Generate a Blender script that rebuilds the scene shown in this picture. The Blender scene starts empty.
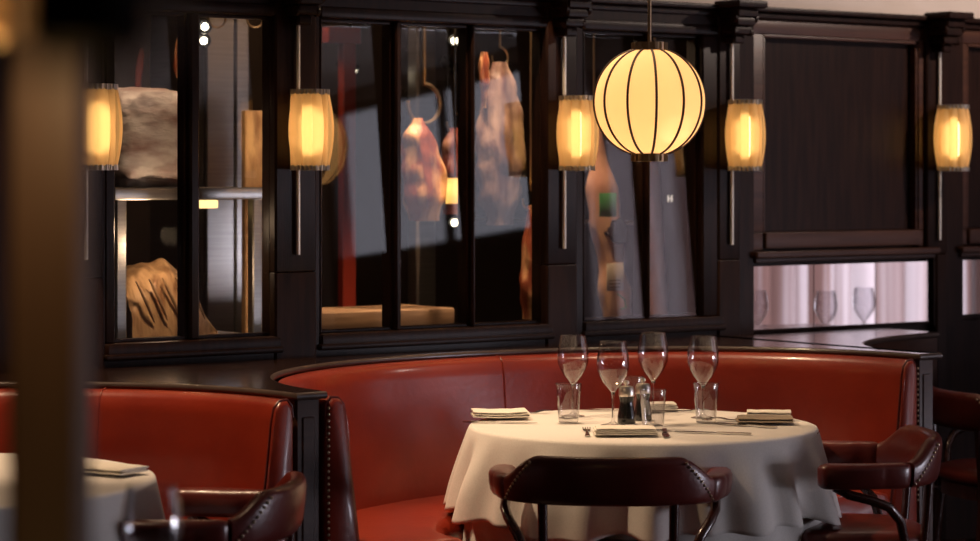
import bpy, math, random
from mathutils import Vector, Matrix, noise
C = bpy.context.scene.collection
PI = math.pi
sin, cos = math.sin, math.cos
rnd = random.Random(7)

# ------------------------------------------------------------------ camera frame
CAM = (-4.64, -5.44, 1.47); F = 2480.0; HZ = 174.0
def ray(px):
    k = (px - 490.0) / F
    return (.6 + .8 * k, .8 - .6 * k)
def at_v(px, py, v):                     # point of the plane y = v seen at pixel (px, py)
    du, dv = ray(px); D = (v - CAM[1]) / dv
    return Vector((CAM[0] + du * D, v, CAM[2] - (py - HZ) * D / F))
def at_d(px, py, D):                     # point at depth D seen at pixel
    du, dv = ray(px)
    return Vector((CAM[0] + du * D, CAM[1] + dv * D, CAM[2] - (py - HZ) * D / F))
def at_z(px, py, z):
    return at_d(px, py, (CAM[2] - z) * F / (py - HZ))

# ------------------------------------------------------------------ materials
def new_mat(name):
    m = bpy.data.materials.new(name); m.use_nodes = True
    nt = m.node_tree; nt.nodes.clear()
    out = nt.nodes.new('ShaderNodeOutputMaterial')
    return m, nt, out
def N(nt, typ, **kw):
    n = nt.nodes.new(typ)
    for k, v in kw.items():
        if k in n.inputs: n.inputs[k].default_value = v
        else: setattr(n, k, v)
    return n
def rgba(c): return (c[0], c[1], c[2], 1.0)
def principled(name, col, rough=.5, metal=0.0, col2=None, scale=8.0, stretch=(1, 1, 1), bump=0.0, bscale=60.0,
               coat=0.0, spec=.5, contrast=(.35, .65), sheen=0.0, detail=4.0):
    m, nt, out = new_mat(name)
    b = N(nt, 'ShaderNodeBsdfPrincipled')
    b.inputs['Roughness'].default_value = rough; b.inputs['Metallic'].default_value = metal
    b.inputs['Coat Weight'].default_value = coat; b.inputs['Coat Roughness'].default_value = .15
    b.inputs['Specular IOR Level'].default_value = spec
    b.inputs['Sheen Weight'].default_value = sheen
    tc = N(nt, 'ShaderNodeTexCoord'); mp = N(nt, 'ShaderNodeMapping')
    mp.inputs['Scale'].default_value = stretch
    nt.links.new(tc.outputs['Object'], mp.inputs['Vector'])
    nz = N(nt, 'ShaderNodeTexNoise'); nz.inputs['Scale'].default_value = scale; nz.inputs['Detail'].default_value = detail
    nt.links.new(mp.outputs[0], nz.inputs['Vector'])
    rp = N(nt, 'ShaderNodeValToRGB')
    rp.color_ramp.elements[0].position = contrast[0]; rp.color_ramp.elements[1].position = contrast[1]
    rp.color_ramp.elements[0].color = rgba(col); rp.color_ramp.elements[1].color = rgba(col2 or col)
    nt.links.new(nz.outputs['Fac'], rp.inputs['Fac'])
    nt.links.new(rp.outputs['Color'], b.inputs['Base Color'])
    if bump:
        n2 = N(nt, 'ShaderNodeTexNoise'); n2.inputs['Scale'].default_value = bscale; n2.inputs['Detail'].default_value = 5
        nt.links.new(mp.outputs[0], n2.inputs['Vector'])
        bp = N(nt, 'ShaderNodeBump'); bp.inputs['Strength'].default_value = bump; bp.inputs['Distance'].default_value = .01
        nt.links.new(n2.outputs['Fac'], bp.inputs['Height']); nt.links.new(bp.outputs[0], b.inputs['Normal'])
    nt.links.new(b.outputs[0], out.inputs[0])
    return m
def thin_glass(name, base=.05, edge=.75, tint=(1, 1, 1), power=3.0):
    m, nt, out = new_mat(name)
    lw = N(nt, 'ShaderNodeLayerWeight'); lw.inputs['Blend'].default_value = .5
    pw = N(nt, 'ShaderNodeMath', operation='POWER'); pw.inputs[1].default_value = power
    nt.links.new(lw.outputs['Facing'], pw.inputs[0])
    ma = N(nt, 'ShaderNodeMath', operation='MULTIPLY_ADD'); ma.inputs[1].default_value = edge; ma.inputs[2].default_value = base
    nt.links.new(pw.outputs[0], ma.inputs[0])
    t = N(nt, 'ShaderNodeBsdfTransparent'); t.inputs[0].default_value = rgba(tint)
    g = N(nt, 'ShaderNodeBsdfGlossy'); g.inputs['Roughness'].default_value = .02
    mx = N(nt, 'ShaderNodeMixShader')
    nt.links.new(ma.outputs[0], mx.inputs[0]); nt.links.new(t.outputs[0], mx.inputs[1]); nt.links.new(g.outputs[0], mx.inputs[2])
    nt.links.new(mx.outputs[0], out.inputs[0])
    return m
def emit_mat(name, col, s):
    m, nt, out = new_mat(name)
    e = N(nt, 'ShaderNodeEmission'); e.inputs[0].default_value = rgba(col); e.inputs[1].default_value = s
    nt.links.new(e.outputs[0], out.inputs[0]); return m
def shade_mat(name, col, tr, emit, ecol, fwd=.0):
    """lit cloth shade: light from the bulb comes through, and the cloth itself glows"""
    m, nt, out = new_mat(name)
    d = N(nt, 'ShaderNodeBsdfDiffuse'); d.inputs[0].default_value = rgba(col)
    t = N(nt, 'ShaderNodeBsdfTranslucent'); t.inputs[0].default_value = rgba(col)
    mx = N(nt, 'ShaderNodeMixShader'); mx.inputs[0].default_value = tr
    nt.links.new(d.outputs[0], mx.inputs[1]); nt.links.new(t.outputs[0], mx.inputs[2])
    if fwd:                                                       # thin cloth: part of the light passes nearly straight on
        rf = N(nt, 'ShaderNodeBsdfRefraction'); rf.inputs['Color'].default_value = rgba(col); rf.inputs['Roughness'].default_value = .78; rf.inputs['IOR'].default_value = 1.3
        m2 = N(nt, 'ShaderNodeMixShader'); m2.inputs[0].default_value = fwd
        nt.links.new(mx.outputs[0], m2.inputs[1]); nt.links.new(rf.outputs[0], m2.inputs[2]); mx = m2
    e = N(nt, 'ShaderNodeEmission'); e.inputs[0].default_value = rgba(ecol); e.inputs[1].default_value = emit
    ad = N(nt, 'ShaderNodeAddShader')
    nt.links.new(mx.outputs[0], ad.inputs[0]); nt.links.new(e.outputs[0], ad.inputs[1])
    nt.links.new(ad.outputs[0], out.inputs[0]); return m
M = {}
M['wood'] = principled('dark_stained_wood', (.010, .0040, .0028), .36, col2=(.020, .0078, .005), scale=6, stretch=(9, 9, .7), bump=.06, bscale=30, coat=.0, spec=.12)
M['wood_h'] = principled('dark_stained_wood_level', (.040, .014, .008), .36, col2=(.064, .024, .013), scale=6, stretch=(.8, 9, 9), bump=.05, bscale=30, coat=.05, spec=.3)  # browner tone puts warm lamplight into the panel wood's colour
M['ledge'] = principled('polished_dark_ledge', (.016, .007, .005), .2, col2=(.03, .013, .009), scale=5, stretch=(.8, 6, 6), coat=.6)
M['nosing'] = principled('worn_ledge_edge', (.055, .036, .030), .34, col2=(.08, .055, .046), coat=.5)  # lighter tint puts the daylight highlight into the edge colour
M['leather'] = principled('red_leather', (.235, .019, .007), .36, col2=(.31, .030, .010), scale=5, bump=.10, bscale=45, spec=.6, coat=.5)
M['leather_end'] = M['leather']
M['maroon'] = principled('maroon_leather', (.095, .012, .009), .34, col2=(.14, .02, .014), scale=7, bump=.08, bscale=70, coat=.25)
M['chair_wood'] = principled('mahogany_bentwood', (.035, .008, .005), .25, col2=(.055, .013, .008), scale=9, stretch=(6, 6, 1), coat=.5)
M['brass'] = principled('aged_brass', (.55, .40, .24), .3, 1.0, bump=.02)
M['nail'] = principled('nailhead_brass', (.62, .5, .36), .28, 1.0)
M['chrome'] = principled('polished_nickel', (.80, .74, .66), .30, 1.0)
M['satin'] = principled('satin_nickel_rod', (.80, .76, .70), .42, .45)
M['steel'] = principled('brushed_steel', (.42, .40, .38), .32, 1.0, col2=(.5, .48, .45), scale=4, stretch=(1, 1, 30))
M['cutlery'] = principled('cutlery_steel', (.65, .63, .6), .18, 1.0)
M['linen'] = principled('white_linen', (.80, .77, .72), .85, col2=(.74, .71, .66), scale=220, bump=.12, bscale=500, sheen=.2)
M['napkin'] = principled('napkin_linen', (.80, .76, .68), .9, col2=(.72, .68, .60), scale=150, bump=.2, bscale=400)
M['napkin_grey'] = principled('taupe_linen', (.42, .35, .27), .9, col2=(.34, .28, .21), scale=150, bump=.2, bscale=400)
M['black'] = principled('black_lacquer', (.008, .008, .008), .22, coat=.4)
M['plaster'] = principled('warm_plaster', (.62, .53, .48), .9, col2=(.56, .48, .43), scale=2)
M['ceiling'] = principled('ceiling_paint', (.45, .40, .36), .9)
M['post'] = principled('brown_post_wood', (.065, .036, .02), .5, col2=(.09, .05, .028), scale=5, stretch=(8, 8, .6))
M['floor'] = principled('dark_floor_boards', (.03, .014, .009), .4, col2=(.05, .024, .015), scale=4, stretch=(1, 8, 1))
M['back'] = principled('ageing_room_wall', (.07, .045, .032), .6, col2=(.045, .03, .022), scale=1.2)
M['glass'] = thin_glass('window_glass', .075, .6)
M['wine'] = thin_glass('clear_drinking_glass', .055, .85, (.97, .97, .98), 2.2)
M['fat'] = principled('beef_fat', (.62, .56, .53), .5, col2=(.28, .17, .15), scale=7, stretch=(1, 1, 2.2), bump=.5, bscale=22, contrast=(.42, .68))
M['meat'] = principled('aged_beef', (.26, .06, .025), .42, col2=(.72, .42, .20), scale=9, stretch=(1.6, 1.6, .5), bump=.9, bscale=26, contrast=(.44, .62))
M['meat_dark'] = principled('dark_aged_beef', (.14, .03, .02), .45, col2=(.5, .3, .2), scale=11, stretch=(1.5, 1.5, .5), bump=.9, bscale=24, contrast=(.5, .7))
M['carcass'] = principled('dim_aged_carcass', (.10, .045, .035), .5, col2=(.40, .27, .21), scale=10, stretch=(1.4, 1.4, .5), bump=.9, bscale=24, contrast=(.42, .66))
M['crust'] = principled('tan_rind', (.66, .40, .20), .5, col2=(.26, .12, .05), scale=14, stretch=(2.2, 1, .7), bump=.9, bscale=16, contrast=(.45, .72))
M['ham'] = principled('cured_ham_skin', (.62, .38, .22), .45, col2=(.45, .22, .15), scale=6, stretch=(1, 1, .5), bump=.5, bscale=20)
M['ham_pink'] = principled('pink_ham_skin', (.5, .26, .22), .45, col2=(.36, .15, .13), scale=6, stretch=(1, 1, .5), bump=.5, bscale=20)
M['tag'] = principled('cream_card', (.62, .52, .38), .8)
M['tag_ink'] = principled('brown_print', (.14, .10, .07), .8)
M['green'] = principled('green_card', (.05, .25, .07), .6, col2=(.08, .32, .10), scale=20)
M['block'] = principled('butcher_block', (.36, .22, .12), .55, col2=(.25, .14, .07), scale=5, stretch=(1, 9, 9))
M['red'] = principled('red_paint', (.30, .03, .015), .5)
M['curtain'] = None
m, nt, out = new_mat('sheer_curtain')
_d = N(nt, 'ShaderNodeBsdfDiffuse'); _t = N(nt, 'ShaderNodeBsdfTranslucent'); _tc = N(nt, 'ShaderNodeTexCoord'); _mp = N(nt, 'ShaderNodeMapping')
_mp.inputs['Scale'].default_value = (5.5, 5.5, .05)
_nz = N(nt, 'ShaderNodeTexNoise'); _nz.inputs['Scale'].default_value = 2.0; _rp = N(nt, 'ShaderNodeValToRGB')
_rp.color_ramp.elements[0].position = .44; _rp.color_ramp.elements[1].position = .56
_rp.color_ramp.elements[0].color = (.48, .42, .42, 1); _rp.color_ramp.elements[1].color = (.17, .10, .085, 1)  # dark vertical stripes put the shade of the folds into the cloth colour
nt.links.new(_tc.outputs['Object'], _mp.inputs[0]); nt.links.new(_mp.outputs[0], _nz.inputs['Vector']); nt.links.new(_nz.outputs['Fac'], _rp.inputs[0])
nt.links.new(_rp.outputs[0], _d.inputs[0]); nt.links.new(_rp.outputs[0], _t.inputs[0])
_mx = N(nt, 'ShaderNodeMixShader'); _mx.inputs[0].default_value = .6
nt.links.new(_d.outputs[0], _mx.inputs[1]); nt.links.new(_t.outputs[0], _mx.inputs[2]); nt.links.new(_mx.outputs[0], out.inputs[0])
M['curtain'] = m
m, nt, out = new_mat('silvered_mirror')
_g = N(nt, 'ShaderNodeBsdfGlossy'); _g.inputs['Roughness'].default_value = .015; _g.inputs[0].default_value = (.92, .9, .9, 1)
nt.links.new(_g.outputs[0], out.inputs[0]); M['mirror'] = m
m, nt, out = new_mat('thick_glass')
_g = N(nt, 'ShaderNodeBsdfPrincipled'); _g.inputs['Transmission Weight'].default_value = 1; _g.inputs['Roughness'].default_value = .01; _g.inputs['IOR'].default_value = 1.45
nt.links.new(_g.outputs[0], out.inputs[0]); M['thick_glass'] = m
M['sconce_shade'] = shade_mat('pleated_ribbon_shade', (.9, .62, .34), .5, .10, (1, .55, .18), .45)
M['globe_shade'] = shade_mat('silk_lantern_shade', (.95, .76, .52), .6, .27, (1, .50, .18))
M['rib'] = principled('dark_rib', (.05, .022, .014), .6)
M['bulb'] = emit_mat('warm_bulb', (1, .72, .34), 6.0)
M['tube'] = emit_mat('frosted_lamp_tube', (1, .72, .34), 3.4)
M['spot_lens'] = emit_mat('spotlight_lens', (1, .86, .62), 9.0)
M['strip_glow'] = emit_mat('warm_strip_light', (1, .66, .26), 2.2)
M['lamp_glow'] = shade_mat('yellow_lampshade', (.9, .7, .35), .5, .55, (1, .60, .16))
M['sign_glow'] = emit_mat('lit_letter', (1, .85, .7), .9)

# ------------------------------------------------------------------ mesh helpers: each returns (verts, faces)
def mk(name, shapes, mat, parent=None, smooth=True, angle=None):
    V, Fc = [], []
    for v, f in (shapes if isinstance(shapes, list) else [shapes]):
        n = len(V); V += [tuple(p) for p in v]; Fc += [tuple(i + n for i in q) for q in f]
    me = bpy.data.meshes.new(name); me.from_pydata(V, [], Fc); me.validate()
    me.materials.append(mat)
    o = bpy.data.objects.new(name, me); C.objects.link(o)
    import bmesh
    bm = bmesh.new(); bm.from_mesh(me); bmesh.ops.recalc_face_normals(bm, faces=bm.faces)
    if smooth:
        a = math.radians(angle or 40)
        for f in bm.faces: f.smooth = True
        for e in bm.edges:
            if len(e.link_faces) == 2 and e.calc_face_angle(0) > a: e.smooth = False
    bm.to_mesh(me); bm.free()
    if parent: o.parent = parent
    return o
def box(c, s, bev=.0, rz=0.0):
    """box, centre c, size s, with chamfered edges"""
    hx, hy, hz = s[0] / 2, s[1] / 2, s[2] / 2
    b = min(bev, hx * .9, hy * .9, hz * .9)
    V = []; Fc = []
    if b <= 0:
        V = [(x, y, z) for x in (-hx, hx) for y in (-hy, hy) for z in (-hz, hz)]
        Fc = [(0, 1, 3, 2), (4, 6, 7, 5), (0, 4, 5, 1), (2, 3, 7, 6), (0, 2, 6, 4), (1, 5, 7, 3)]
    else:
        ring = lambda i, z: [(x, y, z) for x, y in ((hx - i - b, hy - i), (hx - i, hy - i - b), (hx - i, -hy + i + b), (hx - i - b, -hy + i),
                                                    (-hx + i + b, -hy + i), (-hx + i, -hy + i + b), (-hx + i, hy - i - b), (-hx + i + b, hy - i))]
        L = [ring(b * .999, -hz), ring(b * .3, -hz + b * .3), ring(0, -hz + b), ring(0, hz - b), ring(b * .3, hz - b * .3), ring(b * .999, hz)]
        for l in L: V += l
        for k in range(len(L) - 1):
            for i in range(8):
                j = (i + 1) % 8; Fc.append((k * 8 + i, k * 8 + j, k * 8 + 8 + j, k * 8 + 8 + i))
        Fc.append(tuple(range(7, -1, -1))); n = (len(L) - 1) * 8; Fc.append(tuple(range(n, n + 8)))
    R = Matrix.Rotation(rz, 3, 'Z'); c = Vector(c)
    return [R @ Vector(p) + c for p in V], Fc
def bb(x0, x1, y0, y1, z0, z1, bev=0):
    return box(((x0 + x1) / 2, (y0 + y1) / 2, (z0 + z1) / 2), (abs(x1 - x0), abs(y1 - y0), abs(z1 - z0)), bev)
def lathe(prof, n=32, c=(0, 0, 0), caps=True):
    V, Fc = [], []
    for r, z in prof:
        for i in range(n):
            a = 2 * PI * i / n; V.append((c[0] + r * cos(a), c[1] + r * sin(a), c[2] + z))
    for k in range(len(prof) - 1):
        for i in range(n):
            j = (i + 1) % n; Fc.append((k * n + i, k * n + j, (k + 1) * n + j, (k + 1) * n + i))
    if caps:
        if prof[0][0] > 1e-6: Fc.append(tuple(range(n - 1, -1, -1)))
        if prof[-1][0] > 1e-6: m_ = (len(prof) - 1) * n; Fc.append(tuple(range(m_, m_ + n)))
    return V, Fc
def frames(path):
    out_ = []; n = len(path)
    for i in range(n):
        t = (Vector(path[min(i + 1, n - 1)]) - Vector(path[max(i - 1, 0)])).normalized()
        s = t.cross(Vector((0, 0, 1)))
        if s.length < .05: s = Vector((1, 0, 0)) if not out_ else out_[-1][1]
        s = (s - t * s.dot(t)).normalized(); out_.append((t, s, s.cross(t).normalized()))
    return out_
def tube(path, r, n=10, caps=True, closed=False):
    V, Fc = [], []; P_ = [Vector(p) for p in path]; fr = frames(path); L = len(P_)
    prev = None
    for i, p in enumerate(P_):
        t, s, u = fr[i]
        if prev is not None:
            s = (prev - t * prev.dot(t))
            s = s.normalized() if s.length > 1e-6 else fr[i][1]
            u = s.cross(t)
        prev = s
        rr = r[i] if isinstance(r, (list, tuple)) else r
        for k in range(n):
            a = 2 * PI * k / n; V.append(p + (s * cos(a) + u * sin(a)) * rr)
    for i in range(L - 1):
        for k in range(n):
            j = (k + 1) % n; Fc.append((i * n + k, i * n + j, (i + 1) * n + j, (i + 1) * n + k))
    if caps: Fc.append(tuple(range(n - 1, -1, -1))); Fc.append(tuple(range((L - 1) * n, L * n)))
    return V, Fc
def loft(rings, closed=True, caps=True):
    V, Fc = [], []; n = len(rings[0])
    for r_ in rings: V += [tuple(p) for p in r_]
    for k in range(len(rings) - 1):
        for i in range(n if closed else n - 1):
            j = (i + 1) % n; Fc.append((k * n + i, k * n + j, (k + 1) * n + j, (k + 1) * n + i))
    if caps and closed: Fc.append(tuple(range(n - 1, -1, -1))); Fc.append(tuple(range((len(rings) - 1) * n, len(rings) * n)))
    return V, Fc
def ico(c, s, seed=0, amp=.12, freq=3.0, sub=4, rot=None, sq=1.0):
    """lumpy blob; sq < 1 squares it off"""
    import bmesh
    bm = bmesh.new(); bmesh.ops.create_icosphere(bm, subdivisions=sub, radius=1)
    V = []
    for v in bm.verts:
        p = v.co.copy()
        if sq != 1: p = Vector([math.copysign(abs(q) ** sq, q) for q in p])
        d = 1 + amp * noise.noise(p * freq * .5 + Vector((seed * 7.3, seed, 2))) + amp * .5 * noise.noise(p * freq * 1.7 + Vector((seed, 9, seed * 3)))
        p = Vector((p.x * s[0], p.y * s[1], p.z * s[2])) * d
        if rot: p = rot @ p
        V.append(p + Vector(c))
    Fc = [tuple(v.index for v in f.verts) for f in bm.faces]; bm.free()
    return V, Fc
def limb(path, radii, seed=0, amp=.12, n=20, flat=1.0):
    """lumpy tapered limb along a path"""
    P_ = [Vector(p) for p in path]; rings = []
    m_ = 26
    for q in range(m_):
        t = q / (m_ - 1) * (len(P_) - 1); i = min(int(t), len(P_) - 2); f = t - i
        p = P_[i].lerp(P_[i + 1], f); f2 = f * f * (3 - 2 * f); r_ = radii[i] * (1 - f2) + radii[i + 1] * f2
        rg = []
        for k in range(n):
            a = 2 * PI * k / n
            d = r_ * (1 + amp * noise.noise(Vector((cos(a) * 1.6 + seed, sin(a) * 1.6, p.z * 16))))
            rg.append((p.x + cos(a) * d, p.y + sin(a) * d * flat, p.z))
        rings.append(rg)
    return loft(rings)
def tag(o, label=None, cat=None, group=None, kind=None):
    if label: o['label'] = label
    if cat: o['category'] = cat
    if group: o['group'] = group
    if kind: o['kind'] = kind
    return o
def empty(name, loc, rz=0.0):
    o = bpy.data.objects.new(name, None); C.objects.link(o); o.location = loc; o.rotation_euler = (0, 0, rz); o.empty_display_size = .05
    return o
def copy_tree(o, parent=None):
    c = o.copy(); C.objects.link(c); c.parent = parent
    for ch in list(o.children): copy_tree(ch, c)
    return c
def struct(name, shapes, mat, label, cat, parent=None, **kw):
    o = mk(name, shapes, mat, parent, **kw)
    if not parent: tag(o, label, cat, kind='structure')
    return o

# ------------------------------------------------------------------ room shell
RX0, RX1, RY0, RZ1 = -8.0, 5.0, -8.0, 3.0
WV = 1.03
struct('floor', bb(RX0, RX1, RY0, 3.6, -.06, 0), M['floor'], 'dark boarded floor under the whole dining room', 'floor')
struct('ceiling', bb(RX0, RX1, RY0, 3.6, RZ1, RZ1 + .06), M['ceiling'], 'plain ceiling high above the dining room', 'ceiling')
struct('wall_left', bb(RX0 - .08, RX0, RY0, 3.6, 0, RZ1), M['wood'], 'dark wall on the far left, beyond the frame', 'wall')
# panes, by pixel columns on the wall plane
TILT = -3.4
BAY = {1: [(115, 183), (200, 268)], 2: [(322, 388), (402, 464), (476, 538)], 3: [(585, 640), (651, 693)]}
Z0, Z1 = .976, 1.952
U = lambda px, v=WV: at_v(px, 174, v).x
win_spans = {1: (U(100), U(276)), 2: (U(314), U(547)), 3: (U(577), U(718))}
panel_l, panel_r = U(748), U(928)
wb = []
ul, ur = RX0, RX1
wb.append(bb(ul, ur, WV, 1.11, 0, .915))                       # base behind the booths
# opaque wall between and outside the windows
pan = [(U(748), U(928)), (U(957), U(1110))]
edges = [ul, win_spans[1][0], win_spans[1][1], win_spans[2][0], win_spans[2][1], win_spans[3][0], win_spans[3][1], pan[0][0], pan[0][1], pan[1][0], pan[1][1], ur]
for a in range(0, 12, 2):
    wb.append(bb(edges[a], edges[a + 1], 1.0, 1.11, .90, 2.02))
for a, b in pan: wb.append(bb(a, b, 1.042, 1.11, .90, 2.03))
for k in (1, 2, 3):
    wb.append(bb(win_spans[k][0], win_spans[k][1], 1.0, 1.11, 1.985, 2.02))
    wb.append(bb(win_spans[k][0], win_spans[k][1], 1.0, 1.11, .90, .935))
wb.append(bb(ul, ur, .990, 1.11, 2.02, 2.042, .005)); wb.append(bb(ul, ur, .970, 1.11, 2.042, 2.060, .005))   # cornice
struct('wall_back', wb, M['wood'], 'dark wooden partition wall with windows and raised panels behind the booths', 'wall')
struct('wall_back_upper', bb(RX0, RX1, 1.11, 1.19, 1.97, RZ1), M['plaster'], 'pale plaster wall above the dark partition', 'wall')
# raised panelling on the right
def panel_bay(name, px0, px1, label):
    x0, x1 = U(px0 - 2), U(px1 + 2); f = 1.008
    zt = 2.02; zr = at_v(840, 38, WV).z; zb = 1.262
    sh = [bb(x0, x1, f, WV + .02, zr, zt, .004), bb(x0, x0 + .055, f, WV + .02, zb, zr, .004), bb(x1 - .075, x1, f, WV + .02, zb, zr, .004),
          bb(x0 + .055, x1 - .075, f - .012, WV + .02, 1.205, 1.262, .004), bb(x0, x0 + .055, f, WV + .02, 1.20, zb, .004), bb(x1 - .075, x1, f, WV + .02, 1.20, zb, .004)]
    # bead round the sunk field
    g = .012
    sh += [bb(x0 + .055, x1 - .075, f + .004, WV + .02, zr - g, zr, .003), bb(x0 + .055, x0 + .055 + g, f + .004, WV + .02, zb, zr, .003),
           bb(x1 - .075 - g, x1 - .075, f + .004, WV + .02, zb, zr, .003)]
    sh.append(bb(x0 - .01, x1 + .01, .972, WV + .02, 1.172, 1.196, .005)); sh.append(bb(x0, x1, .99, WV + .02, 1.155, 1.175, .004))
    return struct(name, sh, M['wood_h'], label, 'wall panelling')
panel_bay('trim_1', 750, 926, 'dark sunk wall panel with narrow shelf moulding between the two right lanterns')
panel_bay('trim_2', 955, 1110, 'dark sunk wall panel at the right edge of the photo')
# windows
for k, panes in BAY.items():
    x0, x1 = win_spans[k]
    lab = {1: 'left two-pane window in dark wood frame showing meat on steel shelving', 2: 'middle three-pane window in dark wood frame of the meat ageing room',
           3: 'right two-pane window in dark wood frame behind the globe lantern'}[k]
    w = empty('window_%d' % k, ((x0 + x1) / 2, 1.06, .935)); tag(w, lab, 'window', kind='structure')
    cx = (x0 + x1) / 2; lo = -.935
    fr = []
    pe = [(U(a, 1.005), U(b, 1.05)) for a, b in panes]
    stiles = [x0] + [q for p in pe for q in p] + [x1]
    for i in range(0, len(stiles), 2):
        outer = i == 0 or i == len(stiles) - 2
        fr.append(bb(stiles[i] - cx, stiles[i + 1] - cx, (1.005 if not outer else 1.0) - 1.06, .03, Z0 + lo, Z1 + lo, .006))
    fr.append(bb(x0 - cx, x1 - cx, .99 - 1.06, .035, .93 + lo, Z0 + lo, .008)); fr.append(bb(x0 - cx, x1 - cx, .995 - 1.06, .035, Z1 + lo, 1.99 + lo, .008))
    fr.append(bb(x0 - cx - .005, x1 - cx + .005, .986 - 1.06, .0, .925 + lo, .945 + lo, .006))
    mk('window_frame', fr, M['wood'], w)
    beads = []
    for a, b in pe:
        z0, z1 = Z0 + lo, Z1 + lo; g = .010
        beads += [bb(a - cx, a + g - cx, -.035, 0, z0, z1, .002), bb(b - g - cx, b - cx, -.035, 0, z0, z1, .002), bb(a - cx, b - cx, -.035, 0, z0, z0 + g, .002), bb(a - cx, b - cx, -.035, 0, z1 - g, z1, .002)]
    mk('glazing_bead', beads, M['wood'], w)
    for a, b in pe:
        zz = (Z0 + Z1) / 2 + lo; h_ = (Z1 - Z0) / 2 - .002
        pn = mk('pane', bb(a - cx + .002, b - cx - .002, -.002, .002, -h_, h_), M['glass'], w, smooth=False)
        pn.location = (0, -.010, zz); pn.rotation_euler = (math.radians(TILT), 0, 0)      # the panes lean out a little at the top
# pilasters with corbels
SC_PX = [97, 310, 577, 745, 953]; SC_V = .915
SU = [at_v(p, 174, SC_V).x for p in SC_PX]
PW = [.13, .15, .13, .105, .115]
names = ['beside the left window', 'between the left and middle windows', 'between the middle and right windows', 'between the right window and the sunk panel', 'at the right end of the sunk panel']
for i, u in enumerate(SU):
    h = PW[i] / 2
    lower = (u - h + .053, u + h - .005) if i == 4 else (u - h, u + h)
    sh = [bb(u - h, u + h, .992, 1.05, 1.17, 2.02, .006), bb(lower[0], lower[1], .992, 1.05, 0, 1.17, .006)]
    c = []
    for w, d, z0, z1 in ((.142, .12, 2.046, 2.072), (.10, .095, 2.015, 2.046), (.09, .085, 1.985, 2.015), (.078, .07, 1.955, 1.985), (.052, .05, 1.925, 1.955)):
        c.append(bb(u - w / 2, u + w / 2, .99 - d, 1.0, z0, z1, .006))
    for sx in (-1, 1):                                        # carved scroll cheeks
        c.append(tube([(u + sx * .04, .918, 2.012), (u + sx * .052, .918, 2.012)], .017, 14))
        c.append(tube([(u + sx * .03, .932, 1.965), (u + sx * .043, .932, 1.965)], .015, 14))
    p = struct('trim_%d' % (3 + i), sh, M['wood'], 'dark wooden pilaster ' + names[i], 'pilaster')
    mk('corbel', c, M['wood'], p)
# mirrors
tag_m = []
mz0, mz1 = .915, 1.143
cuts = [750, 813, 875, 934.5]
for i in range(3):
    a, b = U(cuts[i], 1.02), U(cuts[i + 1], 1.02)
    t = empty('mirror', ((a + b) / 2, 1.02, mz0)); h = (b - a) / 2
    mk('glass_sheet', bb(-h + .002, h - .002, -.004, .008, 0, mz1 - mz0), M['mirror'], t, smooth=False)
    mk('edge_strip', [bb(-h + .001, h - .001, -.007, .008, -.006, .004, .002)], M['wood'], t)
    tag(t, ['leftmost of three low mirror panels above the ledge, below the sunk panel', 'middle of three low mirror panels above the ledge, reflecting curtains',
            'third low mirror panel above the ledge, just left of the pilaster'][i], 'mirror', 'mirror panels above the ledge')
a, b = U(955, 1.02), U(1090, 1.02)
t = empty('mirror', ((a + b) / 2, 1.02, mz0)); h = (b - a) / 2
mk('glass_sheet', bb(-h, h, -.004, .008, .02, mz1 - mz0), M['mirror'], t, smooth=False)
mk('edge_strip', [bb(-h, h, -.007, .008, .0, .022, .002)], M['wood'], t)
tag(t, 'low mirror panel at the right edge, past the last pilaster', 'mirror', 'mirror panels above the ledge')

# right wall with tall curtained windows, and the street-side wall behind the camera
def wall_with_holes(name, axis, pos, lo, hi, holes, mat, label):
    sh = []; cur = lo; t = .08
    def add(a, b, z0, z1):
        if b - a < 1e-4 or z1 - z0 < 1e-4: return
        if axis == 'x': sh.append(bb(pos, pos + t, a, b, z0, z1))
        else: sh.append(bb(a, b, pos - t, pos, z0, z1))
    for a, b, z0, z1 in holes:
        add(cur, a, 0, RZ1); add(a, b, 0, z0); add(a, b, z1, RZ1); cur = b
    add(cur, hi, 0, RZ1)
    return struct(name, sh, mat, label, 'wall')
HR = [(-7.2, -4.35, .03, 2.9), (-4.15, -1.1, .03, 2.6)]  # first opening's part below the transom is added to light the table
HF = []; TR0, TR1 = 1.0, 1.84
wall_with_holes('wall_right', 'x', RX1, RY0, 1.03, HR, M['plaster'], 'plaster wall on the right, with tall curtained windows')
wall_with_holes('wall_front', 'y', RY0, RX0, RX1, HF, M['wood'], 'dark panelled street wall behind the camera')
wn = 4
for hs, axis in ((HR, 'x'), (HF, 'y')):
    for a, b, z0, z1 in hs:
        m_ = (a + b) / 2; sh = []
        def fb(p0, p1, q0, q1):
            sh.append(bb(RX1 - .01, RX1 + .05, p0, p1, q0, q1, .004) if axis == 'x' else bb(p0, p1, RY0 - .05, RY0 + .01, q0, q1, .004))
        fb(a, b, z0, z0 + .06); fb(a, b, z1 - .06, z1); fb(a, a + .05, z0, z1); fb(b - .05, b, z0, z1); fb(m_ - .02, m_ + .02, z0, z1)
        if z1 > 2.7: fb(a, b, TR0, TR1)
        struct('window_%d' % wn, sh, M['wood'], 'tall daylight window on the ' + ('right wall' if axis == 'x' else 'street wall') + ', number %d along it' % (wn - 3), 'window'); wn += 1
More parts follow.
